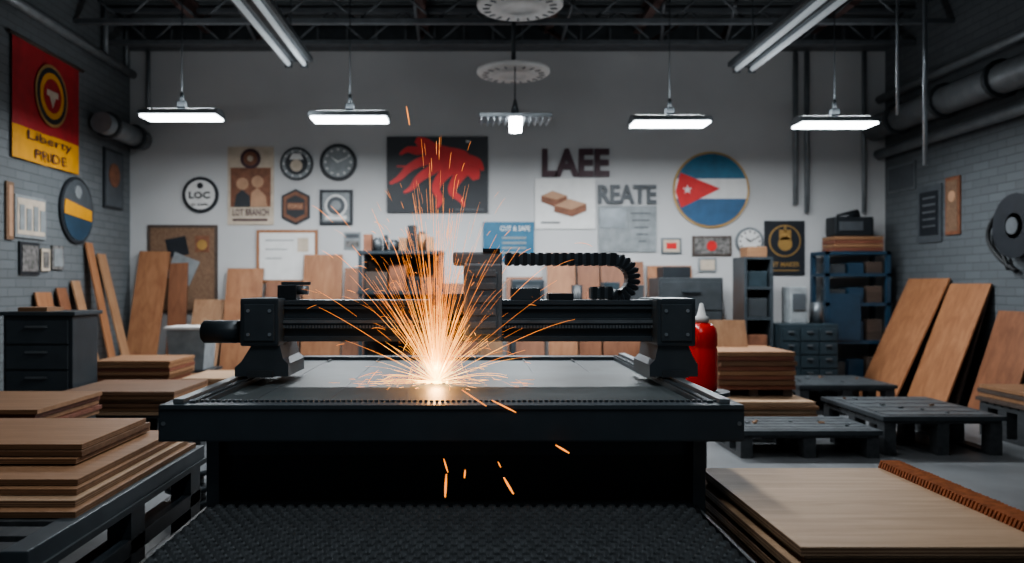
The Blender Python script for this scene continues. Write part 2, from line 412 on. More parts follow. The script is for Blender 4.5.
def band(y0, y1, rr, m, l0, l1):
    pts = []; N = 16
    for i in range(N+1):
        yy = y0+(y1-y0)*i/N; pts.append((cx+math.sqrt(max(0.01, rr*rr-(yy-cy)**2)), yy))
    for i in range(N+1):
        yy = y1-(y1-y0)*i/N; pts.append((cx-math.sqrt(max(0.01, rr*rr-(yy-cy)**2)), yy))
    s.poly(pts, m, l0, l1)
rr = 36
band(cy-rr+.1, cy-11, rr, 'blue2', 4, 5); band(cy-11, cy+9, rr, 'white', 4, 5); band(cy+9, cy+rr-.1, rr, 'blue', 4, 5)
s.poly([(cx-rr*.86, cy-17), (cx+9, cy-1), (cx-rr*.84, cy+18), (cx-rr*.99, cy+2)], 'red', 5, 6)
star = []
for i in range(10):
    a = -math.pi/2+i*math.pi/5; q = 5 if i % 2 == 0 else 2; star.append((cx-24+q*math.cos(a), cy+q*math.sin(a)))
s.poly(star, 'white', 6, 7); s.done()
s = Sign('gold_emblem_poster'); s.rect(764,221,804,275,'pblack',0,3); s.disc(784,241,16,'gold',3,4); s.disc(784,241,14.5,'pblack',4,5); s.disc(784,244,7,'gold',5,6); s.rect(778,230,790,240,'gold',5,6); s.rect(783,226,785,232,'gold',5,6); s.text('EST MAKER',769,262,799,267,'gold',3); s.rect(770,270,798,271,'gold',3,4); s.done()
s = Sign('blue_poster'); s.rect(483,222,534,262,'blue2',0,3); s.text('CUT & SAFE',500,226,530,231,'white',3); 
for i in range(4): s.rect(502,237+i*5,526,239+i*5,'pgrey',3,4)
s.done()
s = Sign('small_framed_print'); s.rect(692,236,731,256,'w_dark',0,3); s.rect(694,238,729,254,'photo',3,4); s.disc(711,246,5,'red',4,5); s.done()
s = Sign('small_framed_print'); s.rect(661,238,681,254,'grey',0,3); s.rect(663,240,679,252,'cream',3,4); s.rect(666,243,676,249,'red',4,5); s.done()
s = Sign('small_framed_print'); s.rect(698,258,716,272,'pgrey',0,3); s.rect(700,260,714,270,'cream',3,4); s.done()
s = Sign('notice_sheet'); s.rect(344,232,361,250,'pgrey',0,1); s.rect(346,234,359,238,'dgrey',1,2); s.rect(346,241,359,247,'photo',1,2); s.done()
s = Sign('cork_noticeboard'); s.rect(148,225,218,313,'w_dark',0,3); s.rect(151,228,215,310,'cork',3,4)
s.poly([(166,240),(186,236),(190,254),(170,258)],'pblack',4,5); s.poly([(176,252),(201,262),(190,286),(167,277)],'pgrey',5,6); s.rect(196,236,210,252,'brown',4,5); s.rect(154,262,164,284,'photo',4,5); s.disc(203,245,5,'gold',5,6); s.done()
s = Sign('whiteboard'); s.rect(257,230,318,283,'w_midZ',0,4); s.rect(260,233,315,280,'white',4,4.5); s.rect(270,283,305,285,'grey',0,8)
for i in range(3): s.rect(266,240+i*9,266+28-i*6,241+i*9,'pgrey',4.5,5)
s.rect(298,238,309,252,'cream',4.5,5); s.done()

# ------------------------------------------------------------------ left wall items (Y,Z metres)
s = Sign('hanging_flag_banner', 'left')
y0, y1 = 7.38, 8.66; zt = 3.62; zm = 2.80; zb = 2.49
N = 22
def wavef(t): return .026+.008*math.sin(t*11)+.004*math.sin(t*23)
for (za, zc2, m) in ((zt, zm, 'redflag'), (zm, zb, 'yellow')):
    k = s.b.mi(m)
    for i in range(N):
        q = []
        for t in (i/N, (i+1)/N):
            yy = y0+(y1-y0)*t; q.append((LX+wavef(t), yy))
        vs = [s.b.bm.verts.new((q[0][0], q[0][1], za)), s.b.bm.verts.new((q[1][0], q[1][1], za)), s.b.bm.verts.new((q[1][0], q[1][1], zc2)), s.b.bm.verts.new((q[0][0], q[0][1], zc2))]
        f = s.b.bm.faces.new(vs); f.material_index = k; f.smooth = True
s.b.cyl((LX+.03, y0-.06, zt+.01), (LX+.03, y1+.06, zt+.01), .018, 'w_dark')
s.disc(8.06, 3.2, .31, 'gold', 6, 6.3); s.disc(8.06, 3.2, .28, 'pblack', 6.3, 6.6); s.disc(8.06, 3.2, .23, 'yellow', 6.6, 6.9); s.disc(8.06, 3.2, .17, 'redflag', 6.9, 7.2)
s.rect(7.95, 3.19, 8.17, 3.25, 'cream', 7.2, 7.5); s.poly([(8.0,3.19),(8.12,3.19),(8.06,3.08)], 'cream', 7.2, 7.5)
s.text('Liberty', 7.62, 2.67, 8.46, 2.78, 'maroon', 5.8, bold=.0); s.text('PRIDE', 7.75, 2.53, 8.35, 2.62, 'maroon', 5.8, bold=.0); s.done()
s = Sign('round_tri_colour_sign', 'left'); s.disc(8.61, 2.1, .36, 'pblack', 0, 4); s.disc(8.61, 2.1, .33, 'dgrey', 4, 5)
s.poly([(8.61+.32*math.cos(a), 2.1+.32*math.sin(a)) for a in [math.radians(x) for x in range(180, 361, 12)]], 'navy', 5, 6)
s.poly([(8.30,2.05),(8.9,2.0),(8.9,2.12),(8.32,2.2)], 'yellow', 6, 7); s.disc(8.61, 2.3, .07, 'pgrey', 5, 6); s.done()
def paper(name, ya, yb, za, zb, m, inner=None, frame=True):
    s = Sign(name, 'left' ); s.rect(ya, za, yb, zb, m, 0, 3)
    if inner: 
        d = .03; s.rect(ya+d, za+d, yb-d, zb-d, inner, 3, 4)
    return s
paper('narrow_frame', 7.3, 7.42, 1.72, 2.25, 'cork', 'tan').done()
s = paper('notice_board', 7.44, 7.98, 1.75, 2.15, 'pgrey', 'cream')
for i in range(4): s.rect(7.5+i*.12, 1.82, 7.58+i*.12, 2.06-.03*(i % 2), 'pgrey', 4, 5)
s.done()
paper('pinned_print', 7.52, 7.86, 1.40, 1.71, 'pblack', 'photo').done()
paper('pinned_print', 7.90, 8.06, 1.44, 1.66, 'cream', 'photo').done()
paper('pinned_print', 8.1, 8.33, 1.46, 1.7, 'photo', 'pgrey').done()
s = paper('dark_framed_print', 9.25, 9.75, 2.2, 2.9, 'pblack', 'dgrey'); s.disc(9.5, 2.6, .14, 'brown', 4, 5); s.done()
def pipe(name, pts, r, m='pipe', clamps=()):
    b = B(name); b.tube(pts, r, m, 14)
    for c1, c2 in clamps: b.cyl(c1, c2, r*1.25, 'steel', seg=14)
    return b.done()
pipe('exhaust_pipe', [(-4.08, 8.85, 3.1), (-4.08, 9.97, 3.1)], .12, 'pipe', (((-4.08, 9.0, 3.1), (-4.08, 9.06, 3.1)), ((-4.08, 9.7, 3.1), (-4.08, 9.76, 3.1))))
pipe('wall_conduit', [(-4.19, 9.2, 4.5), (-4.19, 9.2, 3.96)], .03)
pipe('wall_conduit', [(-4.21, 9.8, 4.5), (-4.21, 9.8, 3.98)], .025)
pipe('wall_conduit', [(-4.0, 9.95, 4.2), (-4.0, 9.95, 3.3)], .025)
pipe('wall_conduit', [(-4.17, 5.5, 3.9), (-4.17, 9.9, 3.9)], .05)
pipe('wall_conduit', [(4.05, 9.95, 4.2), (4.05, 9.95, 2.3)], .03)
pipe('wall_conduit', [(4.19, 9.95, 4.2), (4.19, 9.95, 2.2)], .03)
pipe('wall_conduit', [(4.9, 9.95, 4.2), (4.9, 9.95, 2.2)], .025)
pipe('ventilation_duct', [(5.0, 5.5, 3.24), (5.0, 9.9, 3.24)], .15, 'pipe', tuple(((5.0, q, 3.24), (5.0, q+.05, 3.24)) for q in (6.3, 7.5, 8.4, 9.3)))
pipe('ventilation_pipe', [(5.08, 5.5, 2.92), (5.08, 9.95, 2.92)], .06)
pipe('ventilation_pipe', [(5.09, 5.5, 3.6), (5.09, 9.95, 3.6)], .05)
pipe('hanging_conduit', [(3.9, 7.3, 4.56), (3.9, 7.3, 2.85)], .014, 'alu')
pipe('hanging_conduit', [(4.18, 7.35, 4.56), (4.18, 7.35, 2.4)], .02, 'alu')
s = Sign('dark_notice', 'right'); s.rect(8.78, 1.78, 9.24, 2.42, 'dgrey', 0, 3); s.rect(8.83, 1.86, 9.19, 2.35, 'pblack', 3, 4)
for i in range(5): s.rect(8.88, 2.27-i*.08, 9.12, 2.29-i*.08, 'grey', 4, 5)
s.done()
s = Sign('tall_brown_print', 'right'); s.rect(8.45, 1.84, 8.7, 2.46, 'brown', 0, 3); s.rect(8.48, 1.88, 8.67, 2.42, 'cork', 3, 4); s.disc(8.57, 2.25, .06, 'tan', 4, 5); s.done()
s = Sign('door_sign', 'right'); s.rect(9.3, 2.42, 9.9, 2.75, 'grey', 0, 3); s.rect(9.33, 2.45, 9.87, 2.72, 'dgrey', 3, 4); s.done()
b = B('hose_reel'); hy, hz2 = 7.42, 1.85
b.cyl((5.18, hy, hz2), (5.04, hy, hz2), .12, 'steel'); b.cyl((5.06, hy, hz2), (5.04, hy, hz2), .3, 'pblack', seg=40); b.cyl((5.15, hy, hz2), (5.17, hy, hz2), .3, 'pblack', seg=40)
for k in range(3):
    b.tube([(5.08+k*.03, hy+.24*math.cos(a), hz2+.24*math.sin(a)) for a in [i*math.pi/20 for i in range(40)]], .018, 'rub', 8, True)
b.cyl((5.04, hy, hz2), (5.02, hy, hz2), .08, 'grey')
b.tube([(5.13, hy+.2+.10*math.sin(t*math.pi), hz2+.1-.5*t) for t in [i/14 for i in range(15)]], .02, 'rub', 8)
b.tube([(5.14, hy+.1+.42*math.sin(t*math.pi)**.9, hz2+.3-.72*t) for t in [i/14 for i in range(15)]], .022, 'rub', 8)
b.done()

# ------------------------------------------------------------------ stacks, pallets, leaning boards
def pallet(b, x0, x1, y0, y1, z1, m='pallet', slats=6):
    t = min(.025, z1*.18)
    for i in range(3):
        xx = x0+(x1-x0-.09)*i/2
        b.b2(xx, xx+.09, y0, y1, 0, t, m)
        for j in range(3):
            yy = y0+(y1-y0-.11)*j/2; b.b2(xx, xx+.09, yy, yy+.11, t, z1-2*t, m)
        b.b2(xx, xx+.09, y0, y1, z1-2*t, z1-t, m)
    w = (y1-y0)/slats
    for j in range(slats): b.b2(x0, x1, y0+j*w+.006, y0+(j+1)*w-.006, z1-t, z1, m)
def stack(name, x0, x1, y0, y1, zp, n, t, mats, jit=.02, pm='pallet', ply=False, b=None, finish=True, seed=1):
    rr = random.Random(seed)
    if b is None:
        b = B(name); pallet(b, x0+.02, x1-.02, y0+.03, y1-.03, zp, pm)
    z = zp
    for i in range(n):
        dx, dy = rr.uniform(-jit, jit), rr.uniform(-jit, jit); m = mats[i % len(mats)]
        ex = rr.uniform(0, jit)
        if ply:
            L = 5
            for j in range(L):
                b.b2(x0+dx+ex, x1+dx, y0+dy, y1+dy-ex, z+t*j/L, z+t*(j+1)/L-.0004, m if j % 2 == 0 else 'w_edge')
        else: b.b2(x0+dx+ex, x1+dx, y0+dy, y1+dy-ex, z, z+t-.004, m, .002)
        z += t
    return b.done() if finish else (b, z)

b = B('board_stack_on_platform')
X0, X1, Y0, Y1 = -3.1, -1.41, 2.55, 4.25
b.b2(X1-.09, X1, Y0, Y1, .38, .45, 'mach2', .006); b.b2(X0, X0+.09, Y0, Y1, .38, .45, 'mach2', .006); b.b2(-2.3, -2.2, Y0, Y1, .38, .42, 'mach')
b.b2(X1-.03, X1+.012, Y0, Y1, .36, .385, 'steel')
for i in range(10):
    yy = Y0+i*(Y1-Y0)/10; b.b2(X0+.09, X1-.09, yy, yy+.11, .42, .446, 'pallet', .003)
for xx in (X0+.02, -2.3, X1-.1): b.b2(xx, xx+.1, Y0+.05, Y1-.05, .17, .24, 'mach', .006); b.b2(xx, xx+.1, Y0+.02, Y1-.02, .0, .05, 'mach', .006)
for xx in (X0+.07, -2.25, X1-.05):
    for yy in (Y0+.12, 3.4, Y1-.14):
        b.b2(xx-.05, xx+.05, yy-.07, yy+.07, .0, .38, 'mach')
for i, (x1, ya, yb, zz, m) in enumerate(((-1.44, 2.92, 4.2, .45, 'w_mid'), (-1.47, 2.98, 4.18, .475, 'w_lightX'), (-1.50, 3.05, 4.15, .50, 'w_mid'), (-1.52, 3.1, 4.15, .525, 'w_mid'),
                                        (-1.64, 3.33, 4.1, .555, 'w_mid'), (-1.63, 3.36, 4.08, .58, 'w_edge'), (-1.64, 3.38, 4.05, .605, 'w_mid'))):
    for j in range(5): b.b2(X0+.02*i, x1, ya, yb, zz+.0044*j, zz+.0044*(j+1)-.0003, m if j % 2 == 0 else 'w_edge')
b.done()
b = B('cable_spool')
for (xx, yy) in ((-1.58, 4.5),):
    for z0, z1, r in ((0,.03,.13),(.03,.07,.09),(.07,.1,.13),(.1,.15,.09),(.15,.18,.13),(.18,.24,.08),(.24,.27,.12),(.27,.3,.05)): b.cyl((xx, yy, z0), (xx, yy, z1), r, 'mach2' if r > .1 else 'black', seg=28)
b.done()
stack('timber_stack', -3.3, -2.42, 4.45, 5.25, .46, 5, .03, ['w_mid','w_red'], .02, seed=3)
stack('timber_stack', -2.95, -2.12, 5.75, 6.5, .36, 6, .03, ['w_lightX','w_mid','w_edge'], .03, seed=5)
stack('timber_stack', -3.32, -2.62, 6.95, 7.6, .42, 7, .032, ['w_mid','w_red','w_mid'], .03, seed=6)
stack('timber_stack', -2.5, -1.95, 6.8, 7.5, .42, 3, .03, ['w_lightX','w_palZ'], .03, seed=8)
b = B('plastic_bin'); b.prism([(-.17,0),(.17,0),(.2,.42),(-.2,.42)], (-2.85, 8.2, .45), (1,0,0), (0,0,1), (0,1,0), -.17, .17, 'pgrey'); b.b2(-3.07,-2.63,8.01,8.39,.85,.88,'white',.005)
b.b2(-3.1,-2.6,8.0,8.4,.42,.45,'steel')
for q in (-3.07,-2.66):
    for w in (8.02,8.34): b.b2(q,q+.03,w,w+.03,0,.42,'steel')
b.done()
b = B('drawer_cabinet'); b.b2(-3.5,-2.98,6.0,6.4,.05,1.07,'mach',.008); b.b2(-3.53,-2.95,5.97,6.43,1.07,1.1,'mach2',.006)
for i in range(5):
    z = .1+i*.19; b.b2(-3.47,-3.01,5.982,6.0,z,z+.175,'mach2',.004); b.b2(-3.32,-3.16,5.962,5.982,z+.12,z+.135,'grey')
for q in (-3.47,-3.06):
    for w in (6.03,6.33): b.b2(q,q+.04,w,w+.04,0,.05,'black')
b.b2(-3.42,-3.2,6.05,6.3,1.1,1.13,'w_mid'); b.done()

def lean_back(x0, x1, h, m, dist=.35, t=.018, roll=0.):
    b = B('leaning_wood_panel'); a = math.asin(min(.9, dist/h))
    c = ((x0+x1)/2, BY-.04-dist/2-t, h/2*math.cos(a))
    b.box(c, (x1-x0, t, h), m, rotX(-a) @ rotY(roll), .002)
    return b.done(floor=.001)
for x0, x1, h, m, d, rl in ((-4.12,-3.74,1.78,'w_midZ',.5,.02), (-3.7,-3.47,1.6,'w_redZ',.33,-.04), (-3.42,-3.04,1.22,'w_palZ',.5,0), (-3.01,-2.56,1.56,'w_midZ',.42,0),
                         (-2.53,-2.09,1.38,'w_redZ',.34,0), (-2.06,-1.58,1.7,'w_midZ',.3,0), (-1.55,-1.27,1.56,'w_redZ',.4,.0), (-1.24,-1.0,1.66,'w_palZ',.3,0), (-.96,-.4,1.55,'w_midZ',.3,0), (-.35,.1,1.35,'w_redZ',.3,0),
                         (.95,1.3,1.74,'w_midZ',.4,0), (1.33,1.6,1.68,'w_redZ',.3,0), (1.62,2.15,1.62,'w_redZ',.33,0), (2.2,2.75,1.55,'w_midZ',.2,0), (.45,.9,1.45,'w_redZ',.4,0), (.12,.4,1.6,'w_palZ',.2,0), (2.78,3.1,1.42,'w_midZ',.4,0)):
    lean_back(x0, x1, h, m, d, roll=rl)
def lean_side(yc, w, h, m, dist, side=1, t=.018, inset=0.):
    b = B('leaning_wood_board'); a = math.asin(dist/h)
    wall = RX if side > 0 else LX
    c = (wall-side*(dist/2+t+.01+inset), yc, h/2*math.cos(a))
    b.box(c, (t, w, h), m, rotY(side*a), .002); return b.done(floor=.001)
lean_side(9.0, .8, 1.5, 'w_midZ', .62); lean_side(8.25, .68, 1.4, 'w_midZ', .5); lean_side(8.25, .66, 1.32, 'w_dark', .36); lean_side(7.5, .6, 1.1, 'w_redZ', .34)
lean_side(9.15, .2, 1.7, 'w_palZ', .4, -1); lean_side(8.85, .16, 1.8, 'w_midZ', .36, -1); lean_side(8.55, .18, 1.38, 'w_palZ', .33, -1); lean_side(8.25, .2, 1.3, 'w_redZ', .3, -1); lean_side(7.9, .3, 1.25, 'w_midZ', .25, -1)

def metal_pallet(x0, x1, y0, y1, z):
    b = B('low_pallet_table'); pallet(b, x0, x1, y0, y1, z-.035, 'pallet', 7)
    b.b2(x0-.02, x1+.02, y0-.02, y1+.02, z-.035, z, 'steel', .006)
    b.b2(x0+.04, x1-.04, y0+.04, y1-.04, z, z+.004, 'ptop')
    for i in range(1, 5): b.b2(x0+.04, x1-.04, y0+(y1-y0)*i/5, y0+(y1-y0)*i/5+.012, z+.004, z+.007, 'mach')
    rr = random.Random(int(x0*100))
    for i in range(8):
        px, py = rr.uniform(x0+.1, x1-.1), rr.uniform(y0+.1, y1-.1)
        b.box((px, py, z+.01), (rr.uniform(.02,.05), rr.uniform(.01,.03), .012), rr.choice(['w_mid','grey','steel']), rotZ(rr.uniform(0,3)))
    return b.done()
metal_pallet(2.03, 3.07, 6.0, 6.62, .21); metal_pallet(3.16, 4.06, 6.1, 7.15, .3); metal_pallet(3.3, 4.25, 8.0, 8.85, .3)
b = B('timber_stack'); pallet(b, 2.12, 2.9, 6.74, 7.75, .15)
b, z = stack('t', 2.1, 2.92, 6.72, 7.75, .15, 5, .034, ['w_lightX','w_mid'], .015, b=b, finish=False, seed=11)
for q in (2.2, 2.5, 2.8): b.b2(q-.04, q+.04, 7.05, 7.7, z, z+.06, 'w_dark')
b, z = stack('t', 2.18, 2.86, 7.02, 7.75, z+.06, 8, .042, ['w_red','w_edge','w_red','w_mid'], .012, b=b, finish=False, seed=12)
a = .35; b.box((2.42, 7.62, z+.12), (.42, .018, .27), 'w_palZ', rotX(-a)); b.done()
stack('timber_stack', 4.42, 5.1, 6.35, 7.0, .3, 4, .035, ['w_dark','w_mid'], .02, seed=14)
b = B('plywood_sheet_stack'); pallet(b, 1.03, 1.86, 2.55, 3.5, .28, 'pallet', 5)
b, z = stack('t', 1.0, 1.9, 2.46, 3.52, .28, 8, .0275, ['w_light','w_lightX'], .018, b=b, finish=False, seed=21, ply=True)
rq = random.Random(5)
for i in range(52):
    yy = 2.45+i*.0206
    b.box((1.835, yy, z+.014), (.085, .011, .038+rq.uniform(0,.006)), 'chip', rotX(.5), .001)
b.b2(1.80, 1.87, 2.45, 3.51, z-.002, z+.006, 'w_edge')
b.done()

b = B('squeeze_bottle'); c = (1.36, 4.7, .0); z0 = .68
b.lathe((c[0], c[1], z0), [(.001,0),(.078,0),(.088,.012),(.09,.05),(.09,.24),(.084,.255),(.09,.27),(.09,.33),(.082,.365),(.06,.39),(.032,.402,'white'),(.042,.404,'white'),(.042,.432,'white'),(.026,.44,'white'),(.010,.512,'white'),(.001,.515)], 'exred')
b.done()
b = B('side_stand'); b.cyl((1.36,4.7,.655), (1.36,4.7,.68), .16, 'mach2', seg=32); b.cyl((1.36,4.7,.02), (1.36,4.7,.655), .03, 'mach'); b.cyl((1.36,4.7,0), (1.36,4.7,.02), .14, 'mach', seg=32); b.done()

b = B('steel_storage_rack')
for x in (-1.2, -.32):
    for y in (8.75, 9.2): b.b2(x-.02, x+.02, y-.02, y+.02, 0, 1.67, 'mach2')
for z in (.25, .75, 1.2, 1.64): b.b2(-1.23, -.29, 8.72, 9.23, z, z+.035, 'mach')
b.b2(-1.2,-.32,9.19,9.2,.25,1.64,'w_dark')
rr = random.Random(9); x = -1.18
while x < -.42:
    w = rr.uniform(.05, .13); h = rr.uniform(.12, .3); m = rr.choice(['w_mid','brown','w_red','steel','black','black','w_palZ'])
    if rr.random() < .5: b.b2(x, x+w, 8.85, 9.05, 1.675, 1.675+h, m, .004)
    else: b.cyl((x+w/2, 8.95, 1.675), (x+w/2, 8.95, 1.675+h*.75), w/2, m); b.cyl((x+w/2, 8.95, 1.675+h*.75), (x+w/2, 8.95, 1.675+h*.85), w/3, 'steel')
    x += w+.01
for z in (.285, .785, 1.235):
    x = -1.15
    while x < -.5:
        w = rr.uniform(.12, .25); h = rr.uniform(.12, .3); b.b2(x, x+w, 8.8, 9.1, z, z+h, rr.choice(['black','teal','steel','brown','w_dark']), .005); x += w+.02
b.done()
def cabinet(name, x0, x1, y0, y1, h, m, nd, cols=1, handle='grey'):
    b = B(name); b.b2(x0, x1, y0, y1, .04, h, m, .008); b.b2(x0+.03, x1-.03, y0+.03, y1-.03, 0, .04, 'black')
    dh = (h-.1)/nd; cw = (x1-x0-.02)/cols
    for i in range(nd):
        for j in range(cols):
            a = x0+.01+j*cw; b.b2(a+.01, a+cw-.01, y0-.018, y0, .07+i*dh, .07+(i+1)*dh-.015, m, .004); b.b2(a+cw*.35, a+cw*.65, y0-.035, y0-.018, .07+(i+.6)*dh, .07+(i+.6)*dh+.015, handle)
    return b
b = cabinet('tool_cabinet', 2.03, 2.72, 8.6, 9.1, 1.38, 'steel', 4, handle='mach2'); b.b2(2.1,2.4,8.7,9.0,1.38,1.5,'black',.01); b.done()
b = cabinet('drawer_cabinet', 3.47, 4.12, 8.95, 9.4, .86, 'teal', 5, 3)
b.b2(3.62,3.82,9.05,9.3,.86,1.28,'pgrey',.02); b.b2(3.65,3.79,9.035,9.05,1.02,1.2,'dgrey'); b.cyl((3.98,9.2,.86),(3.98,9.2,1.1),.07,'grey'); b.done()
b = B('dark_shelf_unit'); b.b2(3.12,3.15,9.1,9.5,0,1.62,'mach2'); b.b2(3.42,3.45,9.1,9.5,0,1.62,'mach2'); b.b2(3.12,3.45,9.48,9.5,0,1.62,'mach')
for z in (.1,.5,.9,1.25,1.59): b.b2(3.15,3.42,9.1,9.48,z,z+.03,'mach2')
for z, h, m in ((.13,.25,'navy'),(.53,.2,'brown'),(.93,.22,'steel'),(1.28,.18,'teal'),(1.62,.12,'w_mid')): b.b2(3.17,3.4,9.15,9.4,z,z+h,m,.01)
b.done()
b = B('workbench'); b.b2(.4,2.0,8.5,9.05,.9,.95,'w_dark',.005)
for q in (.44,1.92):
    for w in (8.54,8.97): b.b2(q,q+.05,w,w+.05,0,.9,'steel')
b.b2(.44,1.97,8.56,9.0,.25,.28,'steel'); b.b2(.45,.8,8.6,8.9,.95,1.36,'mach',.02); b.b2(.5,.75,8.585,8.6,1.1,1.3,'dgrey'); b.b2(.85,1.05,8.65,8.9,.95,1.18,'steel',.01); b.cyl((1.17,8.75,.95),(1.17,8.75,1.3),.06,'black')
b.cyl((1.34,8.75,.95),(1.34,8.75,1.22),.07,'brown'); b.b2(1.45,1.62,8.65,8.9,.95,1.33,'teal',.008); b.b2(1.66,1.93,8.6,8.9,.95,1.1,'w_mid',.005); b.b2(1.7,1.88,8.65,8.85,1.1,1.3,'steel',.008)
for q in (.5,.85,1.2,1.55): b.b2(q,q+.28,8.62,8.95,.28,.28+.15+.1*(q % .3),'w_dark' if q < 1 else 'teal',.006)
b.done()
b = B('blue_storage_shelf'); x0, x1, y0, y1 = 4.22, 5.0, 9.5, 9.92
for x in (x0, x1-.05):
    for y in (y0, y1-.05): b.b2(x, x+.05, y, y+.05, 0, 1.7, 'navy')
for z in (.1, .6, 1.05, 1.4, 1.66): b.b2(x0, x1, y0, y1, z, z+.04, 'navy')
b.b2(x0+.05, x0+.42, y0-.01, y0+.02, .64, 1.2, 'navy', .004)
for z, hs in ((1.09,.2),(1.44,.14),(.64,.25),(.14,.3)):
    x = x0+.08
    for k in range(3): b.b2(x, x+.18, y0+.05, y0+.3, z, z+hs*(.8+.1*k), ('steel','navy','w_dark')[k], .006); x += .22
for i in range(4): b.b2(x0+.12, x1-.08, y0+.02, y1-.06, 1.705+i*.045, 1.745+i*.045, ('w_red','w_mid')[i % 2], .003)
b.b2(x0+.14, x1-.16, y0+.08, y1-.1, 1.885, 2.12, 'black', .03); b.b2(x0+.2, x1-.3, y0+.06, y0+.08, 1.95, 2.06, 'dgrey'); b.cyl((x0+.25,y0+.2,2.1),(x1-.3,y0+.2,2.16),.06,'black')
b.done()

# ------------------------------------------------------------------ the laser cutting machine
mc = B('laser_cutting_machine')
TX0, TX1, TY0, TY1 = -1.17, 1.03, 3.0, 5.12
ztop = .85
mc.b2(TX0, TX1, TY0, TY0+.1, .711, ztop, 'mach', .008)
mc.b2(TX0+.01, TX1-.01, TY0-.006, TY0, .835, .85, 'mach2')
mc.b2(TX0, TX0+.13, TY0+.1, TY1, .711, ztop, 'mach', .006); mc.b2(TX1-.13, TX1, TY0+.1, TY1, .711, ztop, 'mach', .006)
mc.b2(TX0, TX1, TY1-.1, TY1, .711, ztop, 'mach', .006)
mc.b2(TX0+.13, TX1-.13, TY0+.1, TY1-.1, .78, .828, 'bed')
mc.b2(TX0+.22, TX1-.3, TY0+.2, TY1-.35, .828, .838, 'bed', .003)
mc.b2(TX0+.9, TX1-.2, TY0+.16, TY0+1.2, .838, .842, 'bed')
for k in range(6): mc.b2(TX0+.3+k*.3, TX0+.306+k*.3, TY0+.11, TY1-.12, .828, .8395, 'mach')
for xx in (TX0+.045, TX1-.085):
    mc.b2(xx, xx+.04, TY0+.03, TY1-.03, ztop, ztop+.018, 'grey', .003)
for xx in (TX0+.1, TX1-.125):
    for k in range(95): mc.b2(xx, xx+.022, TY0+.05+k*.021, TY0+.062+k*.021, ztop, ztop+.009, 'mach2')
for k in range(100): mc.b2(TX0+.05+k*.021, TX0+.062+k*.021, TY0+.07, TY0+.09, ztop, ztop+.008, 'mach2')
for xx in (TX0+.02, TX1-.02):
    mc.cyl((xx, TY0-.004, .78), (xx, TY0+.01, .78), .008, 'grey', seg=12)
mc.b2(-1.0, .9, 3.22, 4.95, .40, .711, 'black'); 
for xx in (-1.035, .875): mc.b2(xx, xx+.05, 3.14, 3.22, 0, .711, 'mach2', .004); mc.b2(xx, xx+.05, 4.9, 4.98, 0, .711, 'mach2', .004)
mc.b2(-1.0, .9, 3.2, 3.225, .62, .70, 'mach'); mc.b2(-.98, .88, 3.16, 3.2, .42, .44, 'mach2')
hx0, hx1, hy0, hy1, hz = -1.02, .88, 1.75, 3.15, .44
mc.b2(hx0, hx1, hy0, hy1, hz-.05, hz-.03, 'black')
mc.b2(hx0-.012, hx0, hy0, hy1, hz-.06, hz-.006, 'black'); mc.b2(hx1, hx1+.012, hy0, hy1, hz-.06, hz-.006, 'black'); mc.b2(hx0-.02, hx1+.02, hy0-.02, hy0, hz-.06, hz+.004, 'mach2')
for xx in (hx0, hx1-.05):
    for yy in (hy0+.02, 2.9): mc.b2(xx, xx+.05, yy, yy+.05, 0, hz-.05, 'mach')
kk = mc.mi('hexm')
pit = .046; row = 0; y = hy0+.025
while y < hy1-.02:
    x = hx0+.025+(pit/2 if row % 2 else 0)
    while x < hx1-.02:
        ro, ri = pit*.55, pit*.33; O = []; I = []; D = []
        for j in range(6):
            a = math.pi/6+j*math.pi/3; ca, sa = math.cos(a), math.sin(a)
            O.append(mc.bm.verts.new((x+ro*ca, y+ro*sa, hz-.02))); I.append(mc.bm.verts.new((x+ri*ca, y+ri*sa, hz+.008))); D.append(mc.bm.verts.new((x+ri*.75*ca, y+ri*.75*sa, hz-.03)))
        for j in range(6):
            q = (j+1) % 6
            f = mc.bm.faces.new((O[j], O[q], I[q], I[j])); f.material_index = kk
            f = mc.bm.faces.new((I[j], I[q], D[q], D[j])); f.material_index = kk
        x += pit
    y += pit*.87; row += 1
gx0, gx1, gy0, gy1 = -.92, .9, 3.84, 4.02
mc.b2(gx0, gx1, gy0, gy1, 1.03, 1.225, 'mach', .006)
mc.b2(gx0, gx1, gy0-.015, gy1+.01, 1.205, 1.228, 'mach2', .003)
mc.b2(gx0, gx1, gy0-.018, gy0, 1.185, 1.197, 'mach2'); mc.b2(gx0, gx1, gy0-.02, gy0, 1.09, 1.14, 'mach2', .003)
mc.b2(gx0, gx1, gy0-.03, gy0-.02, 1.118, 1.132, 'grey'); mc.b2(gx0, gx1, gy0-.02, gy0, 1.03, 1.055, 'mach2', .003)
for k in range(120): mc.b2(gx0+k*.0151, gx0+k*.0151+.009, gy0-.03, gy0-.02, 1.094, 1.108, 'grey')
